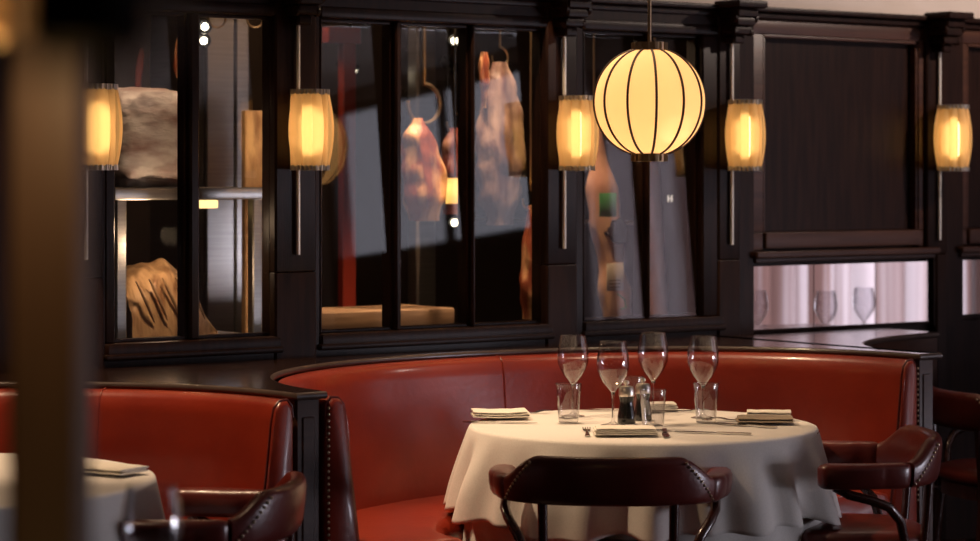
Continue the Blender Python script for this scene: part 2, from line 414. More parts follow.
def curtain(axis, pos, a, b, z0, z1, seed, label):
    n = int((b - a) / .02); rings = []
    r2 = random.Random(seed); ph = [r2.uniform(0, 6) for _ in range(3)]
    for z in (z0, (z0 + z1) / 2, z1):
        rg = []
        for i in range(n + 1):
            s = a + (b - a) * i / n
            d = .045 * sin(s * 38 + ph[0] + sin(s * 5 + ph[1])) + .02 * sin(s * 17 + ph[2])
            rg.append((pos + d, s, z) if axis == 'x' else (s, pos + d, z))
        rings.append(rg)
    o = mk('curtain', loft(rings, closed=False, caps=False), M['curtain']); tag(o, label, 'curtain', 'sheer curtains at the daylight windows'); return o
curtain('x', RX1 - .16, -4.3, -1.0, .02, 2.7, 1, 'sheer pinkish white curtain seen reflected in the low mirrors')

# ------------------------------------------------------------------ meat ageing room behind the glass
struct('wall_far', bb(-3.6, 4.0, 3.3, 3.38, 0, RZ1), M['back'], 'dim brown back wall of the meat ageing room', 'wall')
struct('wall_cold_left', bb(-3.6, -3.52, 1.11, 3.3, 0, RZ1), M['back'], 'left side wall of the meat ageing room', 'wall')
struct('wall_cold_right', bb(3.92, 4.0, 1.11, 3.3, 0, RZ1), M['back'], 'right side wall of the meat ageing room', 'wall')
def S(v, px=300): return F / ((v - CAM[1]) / ray(px)[1])          # pixels per metre on the plane y = v
# hanging rail
ra = mk('hanging_rail', [tube([(-3.5, 1.55, 2.12), (3.9, 1.55, 2.12)], .014, 12)] + [tube([(x, 1.55, 2.12), (x, 1.55, RZ1)], .008, 8) for x in (-2.4, -.9, .6, 2.1)], M['steel'])
tag(ra, 'steel meat rail running along behind the windows', 'rail')
# steel rack
RV0, RV1 = 1.36, 1.78
pl, pr = at_v(119, 192, RV0), at_v(255, 192, RV0)
r = empty('steel_rack', ((pl.x + pr.x) / 2, (RV0 + RV1) / 2, 0)); hw = (pr.x - pl.x) / 2; hd = (RV1 - RV0) / 2; zt = at_v(119, 188, RV0).z; zs = at_v(119, 341, RV0).z
tag(r, 'stainless steel shelving rack holding beef behind the left window', 'shelving rack')
for sx in (-1, 1):
    for sy in (-1, 1): mk('leg', bb(sx * hw - .018, sx * hw + .018, sy * hd - .018, sy * hd + .018, 0, zt - .03, .004), M['steel'], r)
mk('top_shelf', [bb(-hw - .03, hw + .03, -hd - .025, hd + .025, zt - .038, zt, .005)], M['steel'], r)
mk('lower_shelf', [bb(-hw - .02, hw + .02, -hd - .02, hd + .02, zs - .03, zs, .005)], M['steel'], r)
mk('strip_light', [bb(.045, .145, -hd + .06, -hd + .09, zt - .066, zt - .040, .003)], M['strip_glow'], r)
# block of beef on the top shelf
p0, p1 = at_v(113, 97, 1.45), at_v(177, 188, 1.45)
c = ((p0.x + p1.x) / 2, 1.50, (p0.z + zt) / 2)
b_ = empty('beef_block', (c[0], c[1], zt))
w2, h2 = (p1.x - p0.x) / 2 * 1.04, (p0.z - zt) / 2
bv, bf = ico((0, 0, h2), (w2 * 1.22, .15, h2 * 1.18), 3, .07, 3, 5, sq=.42); bv = [Vector((p.x, p.y, max(p.z, .003))) for p in bv]
mk('meat', (bv, bf), M['fat'], b_)
mk('fat_cap', ico((0, 0, h2 * 1.98), (w2 * .95, .11, .012), 5, .25, 5, 4), M['crust'], b_)
tag(b_, 'squared pale fat-covered beef block on the top steel shelf', 'meat')
# large rib joint on the lower shelf
p0, p1 = at_v(120, 263, 1.46), at_v(206, 340, 1.46)
j = empty('rib_joint', ((p0.x + p1.x) / 2, 1.52, zs)); w2 = (p1.x - p0.x) / 2; h2 = (p0.z - zs)
prof = [(-1, .0), (-1.0, .66), (-.8, .82), (-.4, .95), (0, 1.0), (.3, .97), (.55, .72), (.8, .32), (1.0, .06), (1.0, 0)]
def blend_prof(x):
    for (a, ha), (b, hb) in zip(prof[1:-1], prof[2:]):
        if a <= x <= b: return ha + (hb - ha) * ((x - a) / max(b - a, 1e-5))
    return prof[-2][1]
rings = []
for q in range(30):
    x = -1 + 2 * q / 29; hh = max(blend_prof(x) * h2, .02); rg = []
    for k in range(22):
        a = PI * k / 21
        d = 1 + .10 * noise.noise(Vector((x * 3, cos(a) * 2, sin(a) * 3)))
        rg.append((x * w2, -cos(a) * .14 * d, .003 + (sin(a) ** .55) * hh * d))
    rg += [(x * w2, .1 - .2 * k / 5, .002) for k in range(6)]
    rings.append(rg)
mk('meat', loft(rings), M['crust'], j)
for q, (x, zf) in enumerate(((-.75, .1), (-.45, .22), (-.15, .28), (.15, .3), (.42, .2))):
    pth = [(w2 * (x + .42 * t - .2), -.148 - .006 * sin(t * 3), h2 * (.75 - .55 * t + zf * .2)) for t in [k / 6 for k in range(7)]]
    mk('rib_bone', tube(pth, [.002, .004, .005, .0055, .005, .004, .002], 8), M['block'], j)  # raised dark stripes shaped to stand in for a grill's shadow
tag(j, 'large tan rib joint with a domed top on the lower steel shelf', 'meat')
# steel cold cabinet
a_, b2 = at_v(204, 100, 2.2), at_v(252, 100, 2.2)
cb = empty('steel_cabinet', ((a_.x + b2.x) / 2, 2.4, 0)); hw = (b2.x - a_.x) / 2
mk('body', bb(-hw, hw, -.18, .2, 0, 2.5, .01), M['steel'], cb)
mk('door', bb(-hw + .01, hw * .28, -.2, -.18, .05, 2.45, .006), M['steel'], cb); mk('door', bb(hw * .32, hw - .01, -.2, -.18, .05, 2.45, .006), M['steel'], cb)
tag(cb, 'tall brushed steel cabinet standing behind the rack', 'cabinet')
# spotlights
def spotlight(px, py, v, label, aim=(-.35, -1, -.25)):
    p = at_v(px, py, v); t = empty('spotlight', p); d = Vector(aim).normalized()
    q = d.to_track_quat('Z', 'Y').to_matrix()
    tf = lambda VF: ([q @ Vector(x) for x in VF[0]], VF[1])
    mk('housing', [tf(lathe([(.0, -.085), (.02, -.085), (.024, -.07), (.026, -.004), (.0235, 0), (.02, -.003)], 20, caps=False))], M['black'], t)
    mk('lens', tf(lathe([(.0, -.006), (.0135, -.006)], 20, caps=False)), M['spot_lens'], t)
    mk('bracket', [tube([(0, .03, 0), (0, .05, .05), (0, .05, min(RZ1, 2.995) - p.z)], .006, 8)], M['black'], t)
    tag(t, label, 'spotlight', 'spotlights in the ageing room')
spotlight(205, 27, 2.05, 'upper of two bright spotlights at the top of the left window')
spotlight(204, 41, 2.08, 'lower of two bright spotlights at the top of the left window')
spotlight(455, 41, 2.2, 'bright spotlight high in the middle window')
spotlight(455, 223, 2.6, 'bright spotlight low in the middle window beside the steel post')
spotlight(357, 72, 2.6, 'dim spotlight high in the left pane of the middle window', (.6, -.6, -.5))
spotlight(457, 70, 2.75, 'small turned-away spotlight under the high middle one', (.8, -.2, -.5))
# butcher block table
q0, q1 = at_v(316, 313, 1.5), at_v(452, 308, 1.5)
t = empty('butcher_table', ((q0.x + q1.x) / 2, 1.62, 0)); hw = (q1.x - q0.x) / 2; zt2 = q0.z
mk('block_top', bb(-hw, hw, -.14, .16, zt2 - .075, zt2, .006), M['block'], t)
for sx in (-1, 1):
    for sy in (-1, 1): mk('leg', bb(sx * (hw - .05) - .03, sx * (hw - .05) + .03, sy * .1 - .02, sy * .1 + .06, 0, zt2 - .075, .004), M['block'], t)
tag(t, 'pale butcher block table low behind the middle window', 'table')
# steel post
a_ = at_v(424, 200, 2.35)
o = mk('steel_post', [bb(a_.x - .045, a_.x + .045, 2.33, 2.4, 0, RZ1, .008), bb(a_.x - .06, a_.x + .06, 2.32, 2.41, 0, .02)], M['steel']); tag(o, 'grey steel post standing behind the hanging rib of beef', 'post')
# little lampshade
p = at_v(455, 192, 1.45); t = empty('hanging_lamp', (p.x, p.y, p.z - .04))
mk('lamp_shade', lathe([(.033, 0), (.026, .088)], 24, caps=False), M['lamp_glow'], t); mk('cord', tube([(0, 0, .08), (0, 0, RZ1 - p.z + .035)], .003, 6), M['black'], t)
mk('bulb', lathe([(0, .03), (.012, .036), (.016, .05), (.01, .066), (0, .08)], 12), M['bulb'], t)
tag(t, 'small yellow tapered lampshade glowing in the middle window', 'lamp')
# hooks and hanging cuts
def hook(x, v, ztop, zbot, label, s=1.0, big=False):
    t = []
    zc = zbot + .035 * s
    pth = [(x, 1.55, ztop), (x, (1.55 + v) / 2, ztop - .004), (x, v, ztop - .03)] + [(x, v, zbot + .11 * s), (x, v, zbot + .075 * s)] + [(x + .036 * s * sin(a), v, zc - .036 * s * cos(a) + .002) for a in [PI * 1.0 - PI * 1.55 * k / 12 for k in range(13)]]
    cr = [(x - .02 * s * sin(PI * k / 10), v, ztop + .012 - .026 * s * (1 - cos(PI * k / 10)) * 0 + .016 * sin(PI * k / 10)) for k in range(11)]
    o = mk('hanging_hook', [tube(pth, .0042 * s, 8)], M['brass']); tag(o, label, 'hook', 'meat hooks on the rail'); return o
def hung(name, px, py0, py1, v, radii, mat, label, seed, amp=.16, flat=.8, dx=(0, 0, 0, 0), cat='meat'):
    n = len(radii); top = at_v(px, py0, v); bot = at_v(px, py1, v)
    t = empty(name, (top.x, v, bot.z)); H = top.z - bot.z
    path = [(dx[min(i, len(dx) - 1)], 0, H * (1 - i / (n - 1))) for i in range(n)]
    mk('flesh', limb(path, radii, seed, amp, 24, flat), mat, t)
    tag(t, label, cat, 'cuts of meat hanging in the ageing room'); return t, H, top
MV = 1.55
t, H, top = hung('hanging_beef', 424, 118, 221, MV, [.02, .062, .076, .082, .082, .05], M['meat'], 'dry-aged rib of beef hanging from the big hook in the middle pane', 2, .3, .7, (-.03, -.02, 0, 0, 0, 0))
for k in range(0): mk('rib_bone', tube([(-.05 + .01 * k, -.05, H * (.75 - .16 * k)), (.0, -.062, H * (.70 - .16 * k)), (.052, -.045, H * (.78 - .16 * k))], .007, 8), M['fat'], t)
hook(top.x, MV, 2.106, top.z - .02, 'big curved brass hook in the middle pane', 1.9)
t, H, top = hung('hanging_beef', 455, 128, 214, 1.75, [.02, .05, .055, .06, .05], M['meat_dark'], 'dark narrow cut of beef hanging right of the big rib', 6, .35, .7)
hook(top.x, 1.75, 2.106, top.z - .02, 'hook over the dark narrow cut of beef')
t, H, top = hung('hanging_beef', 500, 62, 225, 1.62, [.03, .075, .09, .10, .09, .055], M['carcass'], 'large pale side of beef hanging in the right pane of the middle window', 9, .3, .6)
hook(top.x, 1.62, 2.106, top.z - .02, 'hook over the large pale side of beef')
t, H, top = hung('hanging_beef', 484, 52, 108, 1.42, [.012, .02, .022, .014, .008], M['meat'], 'thin strip of beef at the upper left of the right pane', 11, .4, .7)
t, H, top = hung('hanging_beef', 531, 205, 319, 1.42, [.018, .03, .036, .044, .03], M['meat'], 'orange-lit cut of beef hanging low at the right of the middle window', 12, .4, .8, (.01, .01, 0, 0, 0))
hook(top.x, 1.42, 2.106, top.z - .02, 'hook over the orange-lit low cut of beef')
for px, py0, py1, lab in ((139, 48, 96, 'thin dark cured strip hanging above the beef block'), (178, 32, 78, 'thin glossy cured strip hanging beside the left mullion')):
    t, H, top = hung('hanging_cured_strip', px, py0, py1, 1.6, [.006, .012, .013, .012, .006], M['meat_dark' if px == 139 else 'meat'], lab, px, .35, .8, (.01, .005, 0, -.004, 0), 'cured meat')
for px, lab in ((217, 'small hook at the top of the right pane of the left window'), (255, 'small bright hook near the right edge of the left window')):
    p = at_v(px, 28, 1.55); hook(p.x, 1.55, 2.106, p.z, lab, .9)
# a tall warm board seen at the right of the left window
a_ = at_v(262, 150, 1.9); o = mk('timber_board', box((a_.x, 1.95, .845), (.09, .03, 1.69), .004), M['crust']); tag(o, 'upright tan timber board at the right of the left window', 'board')
# red painted stand behind the first pane of the middle window
a_ = at_v(347, 60, 2.5); t = empty('red_stand', (a_.x, 2.5, 0))
mk('upright', bb(-.03, .03, -.02, .02, 0, 2.0, .004), M['red'], t); mk('crossbar', bb(-.10, .05, -.025, .025, 1.97, 2.03, .004), M['red'], t); mk('foot', bb(-.15, .15, -.1, .1, 0, .03, .004), M['red'], t)
tag(t, 'red painted stand at the back, left pane of middle window', 'stand')
# hams in the right window
def ham(px0, py0, px1, py1, v, radii, mat, label, seed, lean):
    top = at_v(px0, py0, v); bot = at_v(px1, py1, v); n = len(radii)
    t = empty('hanging_ham', (bot.x, v, bot.z)); H = top.z - bot.z; d = top.x - bot.x
    path = [(d * (1 - i / (n - 1)) + lean * sin(PI * i / (n - 1)), 0, H * (1 - i / (n - 1))) for i in range(n)]
    mk('flesh', limb(path, radii, seed, .14, 26, .8), mat, t)
    tag(t, label, 'cured ham', 'cured hams hanging in the right window'); return t, H, d, top
t, H, d, top = ham(594, 120, 619, 330, 1.45, [.02, .03, .062, .062, .05, .062, .055], M['ham'], 'cured ham with green and cream tags hanging in the right window', 4, .0)
loc = lambda px, py, dy: (at_v(px, py, 1.45 + dy).x - t.location.x, dy, at_v(px, py, 1.45 + dy).z - t.location.z)
q = loc(608, 205, -.075); mk('green_tag', [box(q, (.078, .003, .085), .001)], M['green'], t)
q = loc(618, 231, -.058); mk('black_strap', [lathe([(.052, -.018), (.056, -.01), (.056, .01), (.052, .018)], 24, (q[0], .0, q[2])), ico((q[0] + .012, -.045, q[2]), (.042, .012, .05), 2, .15, 3, 3)], M['black'], t)
q = loc(615, 277, -.075); ct = mk('cream_tag', [box(q, (.078, .003, .098), .001)], M['tag'], t)
for k in range(3): mk('printed_line', [box((q[0] - .002, q[1] - .0025, q[2] - .012 - .012 * k), (.052 - .006 * (k == 2), .001, .004))], M['tag_ink'], ct)
q = loc(622, 302, -.07); mk('tag_cord', [tube([(q[0] - .02, q[1], q[2] + .03), (q[0] + .012, q[1], q[2] + .01), (q[0] + .018, q[1], q[2] - .02), (q[0] - .005, q[1], q[2] - .025)], .003, 6)], M['green'], t)
hook(top.x, 1.45, 2.106, top.z - .02, 'hook over the tagged ham in the right window')
t, H, d, top = ham(655, 150, 660, 330, 1.47, [.015, .03, .04, .045, .042, .038], M['ham_pink'], 'pink cured ham in the narrow pane of the right window', 8, -.02)
hook(top.x, 1.47, 2.106, top.z - .02, 'hook over the pink ham in the right window')
a_, b2 = at_v(636, 180, 1.9), at_v(680, 180, 1.9); p = at_v(654, 223, 1.9)
# glowing letter put in for a reflection, and wall lamp glow at the right window
t = empty('wall_lamp', at_v(654, 223, 2.0)); mk('lamp_shade', lathe([(.028, -.016), (.03, 0), (.026, .016)], 20), M['strip_glow'], t); mk('bracket', [tube([(0, .02, 0), (0, 1.3, 0)], .007, 8), lathe([(.04, -.01), (.04, .01)], 16, (0, 1.29, 0))], M['brass'], t)
tag(t, 'small warm lamp glowing low in the narrow right window pane', 'lamp')
def text(name, s, loc_, size, mat, rz=0, ext=.002):
    cu = bpy.data.curves.new(name, 'FONT'); cu.body = s; cu.size = size; cu.extrude = ext; cu.align_x = 'CENTER'; cu.align_y = 'CENTER'
    o = bpy.data.objects.new(name, cu); C.objects.link(o); o.rotation_euler = (PI / 2, 0, rz); o.location = loc_
    dg = bpy.context.evaluated_depsgraph_get(); me = bpy.data.meshes.new_from_object(o.evaluated_get(dg)); me.materials.clear(); me.materials.append(mat)
    q = bpy.data.objects.new(name, me); C.objects.link(q); q.matrix_world = o.matrix_world.copy(); q.rotation_euler = o.rotation_euler; q.location = loc_
    bpy.data.objects.remove(o); return q
p = at_v(693 - 33, 199, 1.9)
hs = text('hanging_letter', 'H', at_v(670, 199, 1.62), .036, M['sign_glow']); tag(hs, 'small lit capital letter H in the narrow right window pane', 'sign')

# ------------------------------------------------------------------ booths
BA, BB, EX = 1.11, .92, 2.12
def ell(t, a, b, ex=EX):
    """t 0..1 from the left end over the back to the right end"""
    an = PI * (1 - t); c_, s_ = cos(an), sin(an)
    return Vector((math.copysign(abs(c_) ** (2 / ex), c_) * a, abs(s_) ** (2 / ex) * b, 0))
def u_solid(sections, n=72, ex=EX):
    """sections: list of (inset, z): closed profile swept round the U; inset measured inward from the rim"""
    rings = []
    for i in range(n + 1):
        t = i / n
        rings.append([tuple(ell(t, BA - d, BB - d, ex)[:2]) + (z,) for d, z in sections])
    return loft(rings)
BACK = [(.004, .06), (.004, .84), (.008, .872), (.022, .888), (.045, .886), (.062, .868), (.070, .83), (.084, .70), (.104, .55), (.118, .44), (.12, .40), (.11, .06)]
SEAT = [(.112, .30), (.112, .44), (.128, .474), (.18, .486), (.34, .488), (.44, .482), (.478, .462), (.49, .43), (.488, .34), (.47, .32)]
PLINTH = [(.11, .0), (.11, .31), (.46, .31), (.46, .0)]
def booth(cx, label, seams):
    r = empty('banquette', (cx, 0, 0)); tag(r, label, 'booth seat', 'curved red leather booths')
    # rounded ends: shrink the profile over the first and last steps
    def ends(sections, name, mat, k=.02):
        n = 72; rings = []
        cd = sum(d for d, z in sections) / len(sections); cz = sum(z for d, z in sections) / len(sections)
        for i, (t, s_) in enumerate([(0, .80), (0, .93), (.0, .985)] + [(j / n, 1.0) for j in range(0, n + 1)] + [(1, .985), (1, .93), (1, .80)]):
            yo = {0: -.022, 1: -.016, 2: -.007}.get(i, {0: -.022, 1: -.016, 2: -.007}.get(len([0]) * (3 + n + 1 + 2) - i, 0))
            rg = []
            for d, z in sections:
                dd = cd + (d - cd) * s_; zz = cz + (z - cz) * (1 - (1 - s_) * .25)
                p = ell(t, BA - dd, BB - dd); rg.append((p.x, p.y + yo, zz))
            rings.append(rg)
        return mk(name, loft(rings), mat, r, angle=60)
    bk = ends(BACK, 'backrest', M['leather']); st = ends(SEAT, 'seat_cushion', M['leather'])
    mk('plinth', u_solid(PLINTH), M['wood'], r)
    for t in seams:                                               # stitched seams between the back panels
        pth = []
        for d, z in BACK[2:10]:
            p = ell(t, BA - d - .0005, BB - d - .0005); pth.append((p.x, p.y, z))
        mk('seam', tube(pth, .0032, 8), M['leather'], bk)
    # welt that follows the end edges
    for t in (0, 1):
        p_ = [(ell(t, BA - d, 0).x, -.009, z) for d, z in BACK[1:11]]
        mk('welt', tube(p_, .0035, 8), M['maroon'], bk)
    nh = bpy.data.meshes.new('nailhead'); v, f = lathe([(.0045, 0), (.0038, .0016), (.002, .0026), (.0, .003)], 10); v = [(x, -z, y) for x, y, z in v]; nh.from_pydata(v, [], f); nh.materials.append(M['nail'])
    for pn in nh.polygons: pn.use_smooth = True
    for t in ((0, 1) if cx == 0 else (0,)):
        k = 0; z = .86
        while z > .44:
            o = bpy.data.objects.new('nailhead', nh); C.objects.link(o); o.parent = bk
            o.location = (ell(t, BA - .0085, 0).x, -.0215, z); z -= .0165
    return r
booth(0, 'large curved red leather booth around the middle white table', [.075, .535])
LB = -2.31
booth(LB, 'red leather booth at the lower left, partly behind the dark post', [.79])
# continuous ledge over the booth backs
fr = []
def cut(cx, a0=0, a1=1, n=60):
    return [(cx + ell(a0 + (a1 - a0) * i / n, BA, BB).x, ell(a0 + (a1 - a0) * i / n, BA, BB).y) for i in range(n + 1)]
NOSE = -.018
pts = [(-3.52, NOSE)] + [(-3.42, NOSE)] + cut(LB) + [(LB + BA, NOSE), (-BA, NOSE)] + cut(0) + [(BA, NOSE), (1.205, NOSE)]
RC, RA_, RB_ = 2.10, .95, .70                                       # the hollow right of the booth
rec = [(RC - RA_ * cos(PI / 2 * i / 40) ** (2 / 2.2), NOSE + .02 + RB_ * sin(PI / 2 * i / 40) ** (2 / 2.2)) for i in range(41)]
pts += rec; uend = at_v(934, 332, .70).x; pts = [p for p in pts if p[0] <= uend + .03]
lg = empty('wooden_ledge', (0, .5, .88)); tag(lg, 'long dark polished ledge running over the booth backs under the windows', 'ledge')
ZL = .905
def sheet(z0, z1):
    rings = []
    for x, y in pts: rings.append([(x, y - .5, z0 - .88), (x, y - .5, z1 - .88), (x, .498, z1 - .88), (x, .498, z0 - .88)])
    return loft(rings)
mk('top', sheet(.890, ZL), M['ledge'], lg, angle=30)
mk('edge_nosing', tube([(x, y - .5, ZL - .010 - .88) for x, y in pts], .010, 10), M['nosing'], lg)
# fascia below the nosing of the hollow and the flat ends of the dividers
fz = []
rr = [(x + .012, y + .012) for x, y in rec if x <= uend + .03]
fz.append(loft([[(x, y - .5, -.88), (x, y - .5, .01), (x + .01, y - .48, .01), (x + .01, y - .48, -.88)] for x, y in rr]))
mk('fascia', fz, M['wood_h'], lg)
for a, b in ((-BA - .09, -BA - .002), (BA + .002, 1.195), (-3.51, -3.43)):
    mk('end_panel', [bb(a + .006, b - .006, -.508, -.40, -.88, .008, .006), bb(a + .024, b - .024, -.512, -.5, -.80, -.04, .004)], M['wood_h'], lg)

# ------------------------------------------------------------------ chairs
def smooth01(x): x = min(max(x, 0), 1); return x * x * (3 - 2 * x)
def rail_ring(p, t, hgt, thick, lean, zb, n=16):
    s = Vector((t.y, -t.x, 0)).normalized(); rg = []
    for k in range(n):
        a = 2 * PI * k / n; ca, sa = cos(a), sin(a)
        x = math.copysign(abs(ca) ** .55, ca) * thick / 2; z = math.copysign(abs(sa) ** .6, sa) * hgt / 2
        rg.append(Vector((p.x, p.y, zb + hgt / 2 + z)) + s * (x + lean * (z + hgt / 2)))
    return rg
def chair_path(s):
    """s -1..1 along the horseshoe; 0 = middle of the back; y = -.2 at the back, +.14 at the arm tips"""
    q = abs(s); sg = -1 if s < 0 else 1
    if q < .62:
        a = q / .62 * PI / 2; x = .272 * sin(a) ** .9 if a > 0 else 0; y = -.2 + .17 * (1 - cos(a)) ** 1.1
    else:
        f = (q - .62) / .38; x = .272 + .012 * sin(f * PI) + .004 * f; y = -.03 + .175 * f
    return Vector((sg * x, y, 0))
def chair_h(s): return .068 + (.128 - .068) * smooth01((.47 - abs(s)) / .22)
def rail(s0, s1, n, cap=True, grow=0.0):
    rings = []
    for i in range(n + 1):
        s = s0 + (s1 - s0) * i / n
        t = (chair_path(s + .004) - chair_path(s - .004)).normalized(); e = min(i, n - i)
        k = {0: .35, 1: .78, 2: .95}.get(e, 1) if cap else 1
        h = chair_h(s); th = .046 + .022 * smooth01((abs(s) - .45) / .25) + grow
        rings.append(rail_ring(chair_path(s), t, h * (1 - (1 - k) * .5) + grow, th * k, 0.10, .617 + h * (1 - k) * .25 - grow / 2))
    return loft(rings)
def make_chair():
    r = empty('captains_chair', (0, 0, 0))
    bk = mk('backrest', [rail(-.455, .455, 44, False)], M['maroon'], r, angle=60)
    for sg in (-1, 1):
        mk('arm', [rail(sg * .45, sg * 1.0, 26, True, .003)], M['maroon'], r, angle=60)
    nh = bpy.data.meshes.get('chair_nailhead')
    if not nh:
        nh = bpy.data.meshes.new('chair_nailhead'); v, f = ico((0, 0, 0), (.0042, .0042, .0042), 0, 0, 1, 2); nh.from_pydata(v, [], f); nh.materials.append(M['nail'])
        for pn in nh.polygons: pn.use_smooth = True
    for sg in (-1, 1):
        for k in range(11):
            f = k / 10; s = sg * (.445 - .165 * f); t = (chair_path(s + .004) - chair_path(s - .004)).normalized()
            sd = Vector((t.y, -t.x, 0)).normalized(); h = chair_h(s); th = .046 + .022 * smooth01((abs(s) - .45) / .25)
            z = .628 + .10 * f
            p = chair_path(s) + sd * (th / 2 + .10 * (z - .617) + (.0005)) ; p.z = z
            o = bpy.data.objects.new('nailhead', nh); C.objects.link(o); o.parent = bk; o.location = p
    # seat
    rings = []
    SE = [(.10, .432), (.96, .432), (1.0, .445), (1.0, .462), (.96, .478), (.80, .488), (.4, .492), (.02, .493)]
    for k, z in SE:
        rg = []
        for i in range(40):
            a = 2 * PI * i / 40; c_, s_ = cos(a), sin(a)
            rg.append((math.copysign(abs(c_) ** .72, c_) * .225 * k, .02 + math.copysign(abs(s_) ** .72, s_) * .215 * k, z))
        rings.append(rg)
    mk('seat', loft(rings), M['maroon'], r, angle=60)
    mk('seat_frame', loft([[(x * .98, y, z - (.432 - .385) * q_) for x, y, z in rings[1]] for q_ in (0, 1)]), M['chair_wood'], r)
    for sx in (-1, 1):
        mk('upright', tube([(sx * .165, -.155, .40), (sx * .168, -.168, .52), (sx * .17, -.176, .64)], [.014, .0125, .014], 10), M['chair_wood'], r)
        pth = [(.278, .10, .622), (.280, .06, .600), (.278, 0, .585), (.266, -.05, .565), (.238, -.085, .525), (.215, -.10, .47), (.20, -.105, .40)]
        dense = []
        for i in range(len(pth) - 1):
            for f in (0, .34, .67): dense.append(Vector(pth[i]).lerp(Vector(pth[i + 1]), f))
        dense.append(Vector(pth[-1]))
        mk('arm_bow', tube([(sx * p.x, p.y, p.z) for p in dense], .0135, 10), M['chair_wood'], r)
        for sy, yy in ((1, .19), (-1, -.15)):
            mk('leg', tube([(sx * .165, yy, .39), (sx * .178, yy + sy * .012, .26), (sx * .20, yy + sy * .035, 0)], [.021, .024, .015], 12), M['chair_wood'], r)
        mk('stretcher', tube([(sx * .182, .205, .2), (sx * .182, -.165, .2)], .011, 8), M['chair_wood'], r)
    mk('stretcher', tube([(-.182, .02, .2), (.182, .02, .2)], .011, 8), M['chair_wood'], r)
    for ch in r.children: pass
    return r
proto = make_chair()
def place_chair(o, backpos, facing, label):
    f = Vector((facing[0], facing[1], 0)).normalized()
    rz = math.atan2(f.y, f.x) - PI / 2
    o.location = (backpos[0] + f.x * .2, backpos[1] + f.y * .2, 0); o.rotation_euler = (0, 0, rz)
    tag(o, label, 'chair', 'padded maroon leather captains chairs')
bp = at_d(608, 300, 6.36)
place_chair(proto, bp, (.655, .756), 'maroon leather armchair seen from behind in front of the middle table')
c2 = copy_tree(proto); bp = at_d(927, 300, 7.0); place_chair(c2, bp, (-.80, .60), 'maroon leather armchair in profile at the right end of the middle booth')
c3 = copy_tree(proto); bp = at_d(289, 300, 5.88); place_chair(c3, bp, (-.74, .67), 'maroon leather armchair in profile at the lower left table')
c4 = copy_tree(proto); bp = at_d(948, 300, 8.35); place_chair(c4, bp, (.93, -.36), 'dark maroon armchair at the right edge, behind the booth end')

# ------------------------------------------------------------------ tables and cloths
def table(name, cx, cy, r_, label):
    t = empty(name, (cx, cy, 0)); tag(t, label, 'table')
    mk('tabletop', lathe([(0, .715), (r_ - .012, .715), (r_ - .004, .722), (r_ - .004, .738), (r_ - .012, .745), (0, .745)], 48), M['chair_wood'], t)
    mk('pedestal', lathe([(.05, .03), (.04, .10), (.035, .6), (.10, .70), (.10, .715)], 24), M['black'], t)
    mk('base_plate', lathe([(.0, 0), (.24, 0), (.24, .012), (.06, .035), (0, .035)], 32), M['black'], t)
    return t
def cloth(cx, cy, r_, ztop, drop, seed, label, group, flare=.07, fold=.03, corner=0.0, name='tablecloth', under=False, ph4=0.0):
    rr_ = random.Random(seed); n = 240
    har = [(k, rr_.uniform(.4, 1), rr_.uniform(0, 2 * PI)) for k in (5, 8, 11, 13, 17, 23)]
    tot = sum(h[1] for h in har)
    V = []; Fc = []
    rad = [(r_ * f, 0) for f in (.02, .3, .6, .85, .95, .985)] if not under else [(r_ * .93, .004), (r_ * .985, .006)]
    # each ring gives radius and drop fraction
    ring = [(q, None) for q in rad]
    levels = [.0, .02, .05, .1, .18, .28, .4, .52, .64, .76, .88, .95, 1.0]
    rows = []
    for q, dz in rad:
        rows.append([(q * cos(2 * PI * i / n), q * sin(2 * PI * i / n), -dz) for i in range(n)])
    for l in levels:
        row = []
        for i in range(n):
            a = 2 * PI * i / n
            w = sum(A * sin(k * a + p) for k, A, p in har) / tot
            w = math.copysign(abs(w) ** .8, w)
            d = drop + corner * max(0, cos(4 * (a - ph4))) ** 2 + .012 * sin(3 * a + seed) + .018 * w
            e = smooth01(l * 1.25)
            R_ = r_ + .004 + flare * l ** .8 + fold * w * e * (1.15 if l < .9 else 1.2)
            row.append((R_ * cos(a), R_ * sin(a), -.004 - d * l if l > 0 else -.003))
        rows.append(row)
    for row in rows: V += row
    for k in range(len(rows) - 1):
        for i in range(n):
            j = (i + 1) % n; Fc.append((k * n + i, k * n + j, (k + 1) * n + j, (k + 1) * n + i))
    if not under: Fc.append(tuple(range(n)))
    o = mk(name, (V, Fc), M['linen'], angle=80); o.location = (cx, cy, ztop)
    so = o.modifiers.new('thickness', 'SOLIDIFY'); so.thickness = .0022; so.offset = -1
    tag(o, label, 'tablecloth', group); return o
TZ = .75
table('round_table', 0, 0, .5, 'round table in the middle booth, hidden under white cloths')
cloth(-.012, .0, .494, TZ, .24, 3, 'white overlay cloth on the middle booth table', 'white tablecloths', .07, .046)
cloth(0, 0, .485, TZ - .003, .46, 5, 'longer white undercloth hanging below the overlay on the middle table', 'white tablecloths', .04, .014, name='undercloth', under=True)
LT = (-2.22, .06)
table('round_table', LT[0], LT[1], .57, 'round table in the lower left booth under a white cloth')
cloth(LT[0], LT[1], .565, TZ, .33, 8, 'white cloth on the lower left table, right edge past the dark post', 'white tablecloths', .05, .035)
RT = (2.62, -.10)
table('round_table', RT[0], RT[1], .42, 'table right of the frame, seen only in the mirrors')
cloth(RT[0], RT[1], .415, TZ, .25, 11, 'white cloth on the table right of the frame', 'white tablecloths', .05, .02)

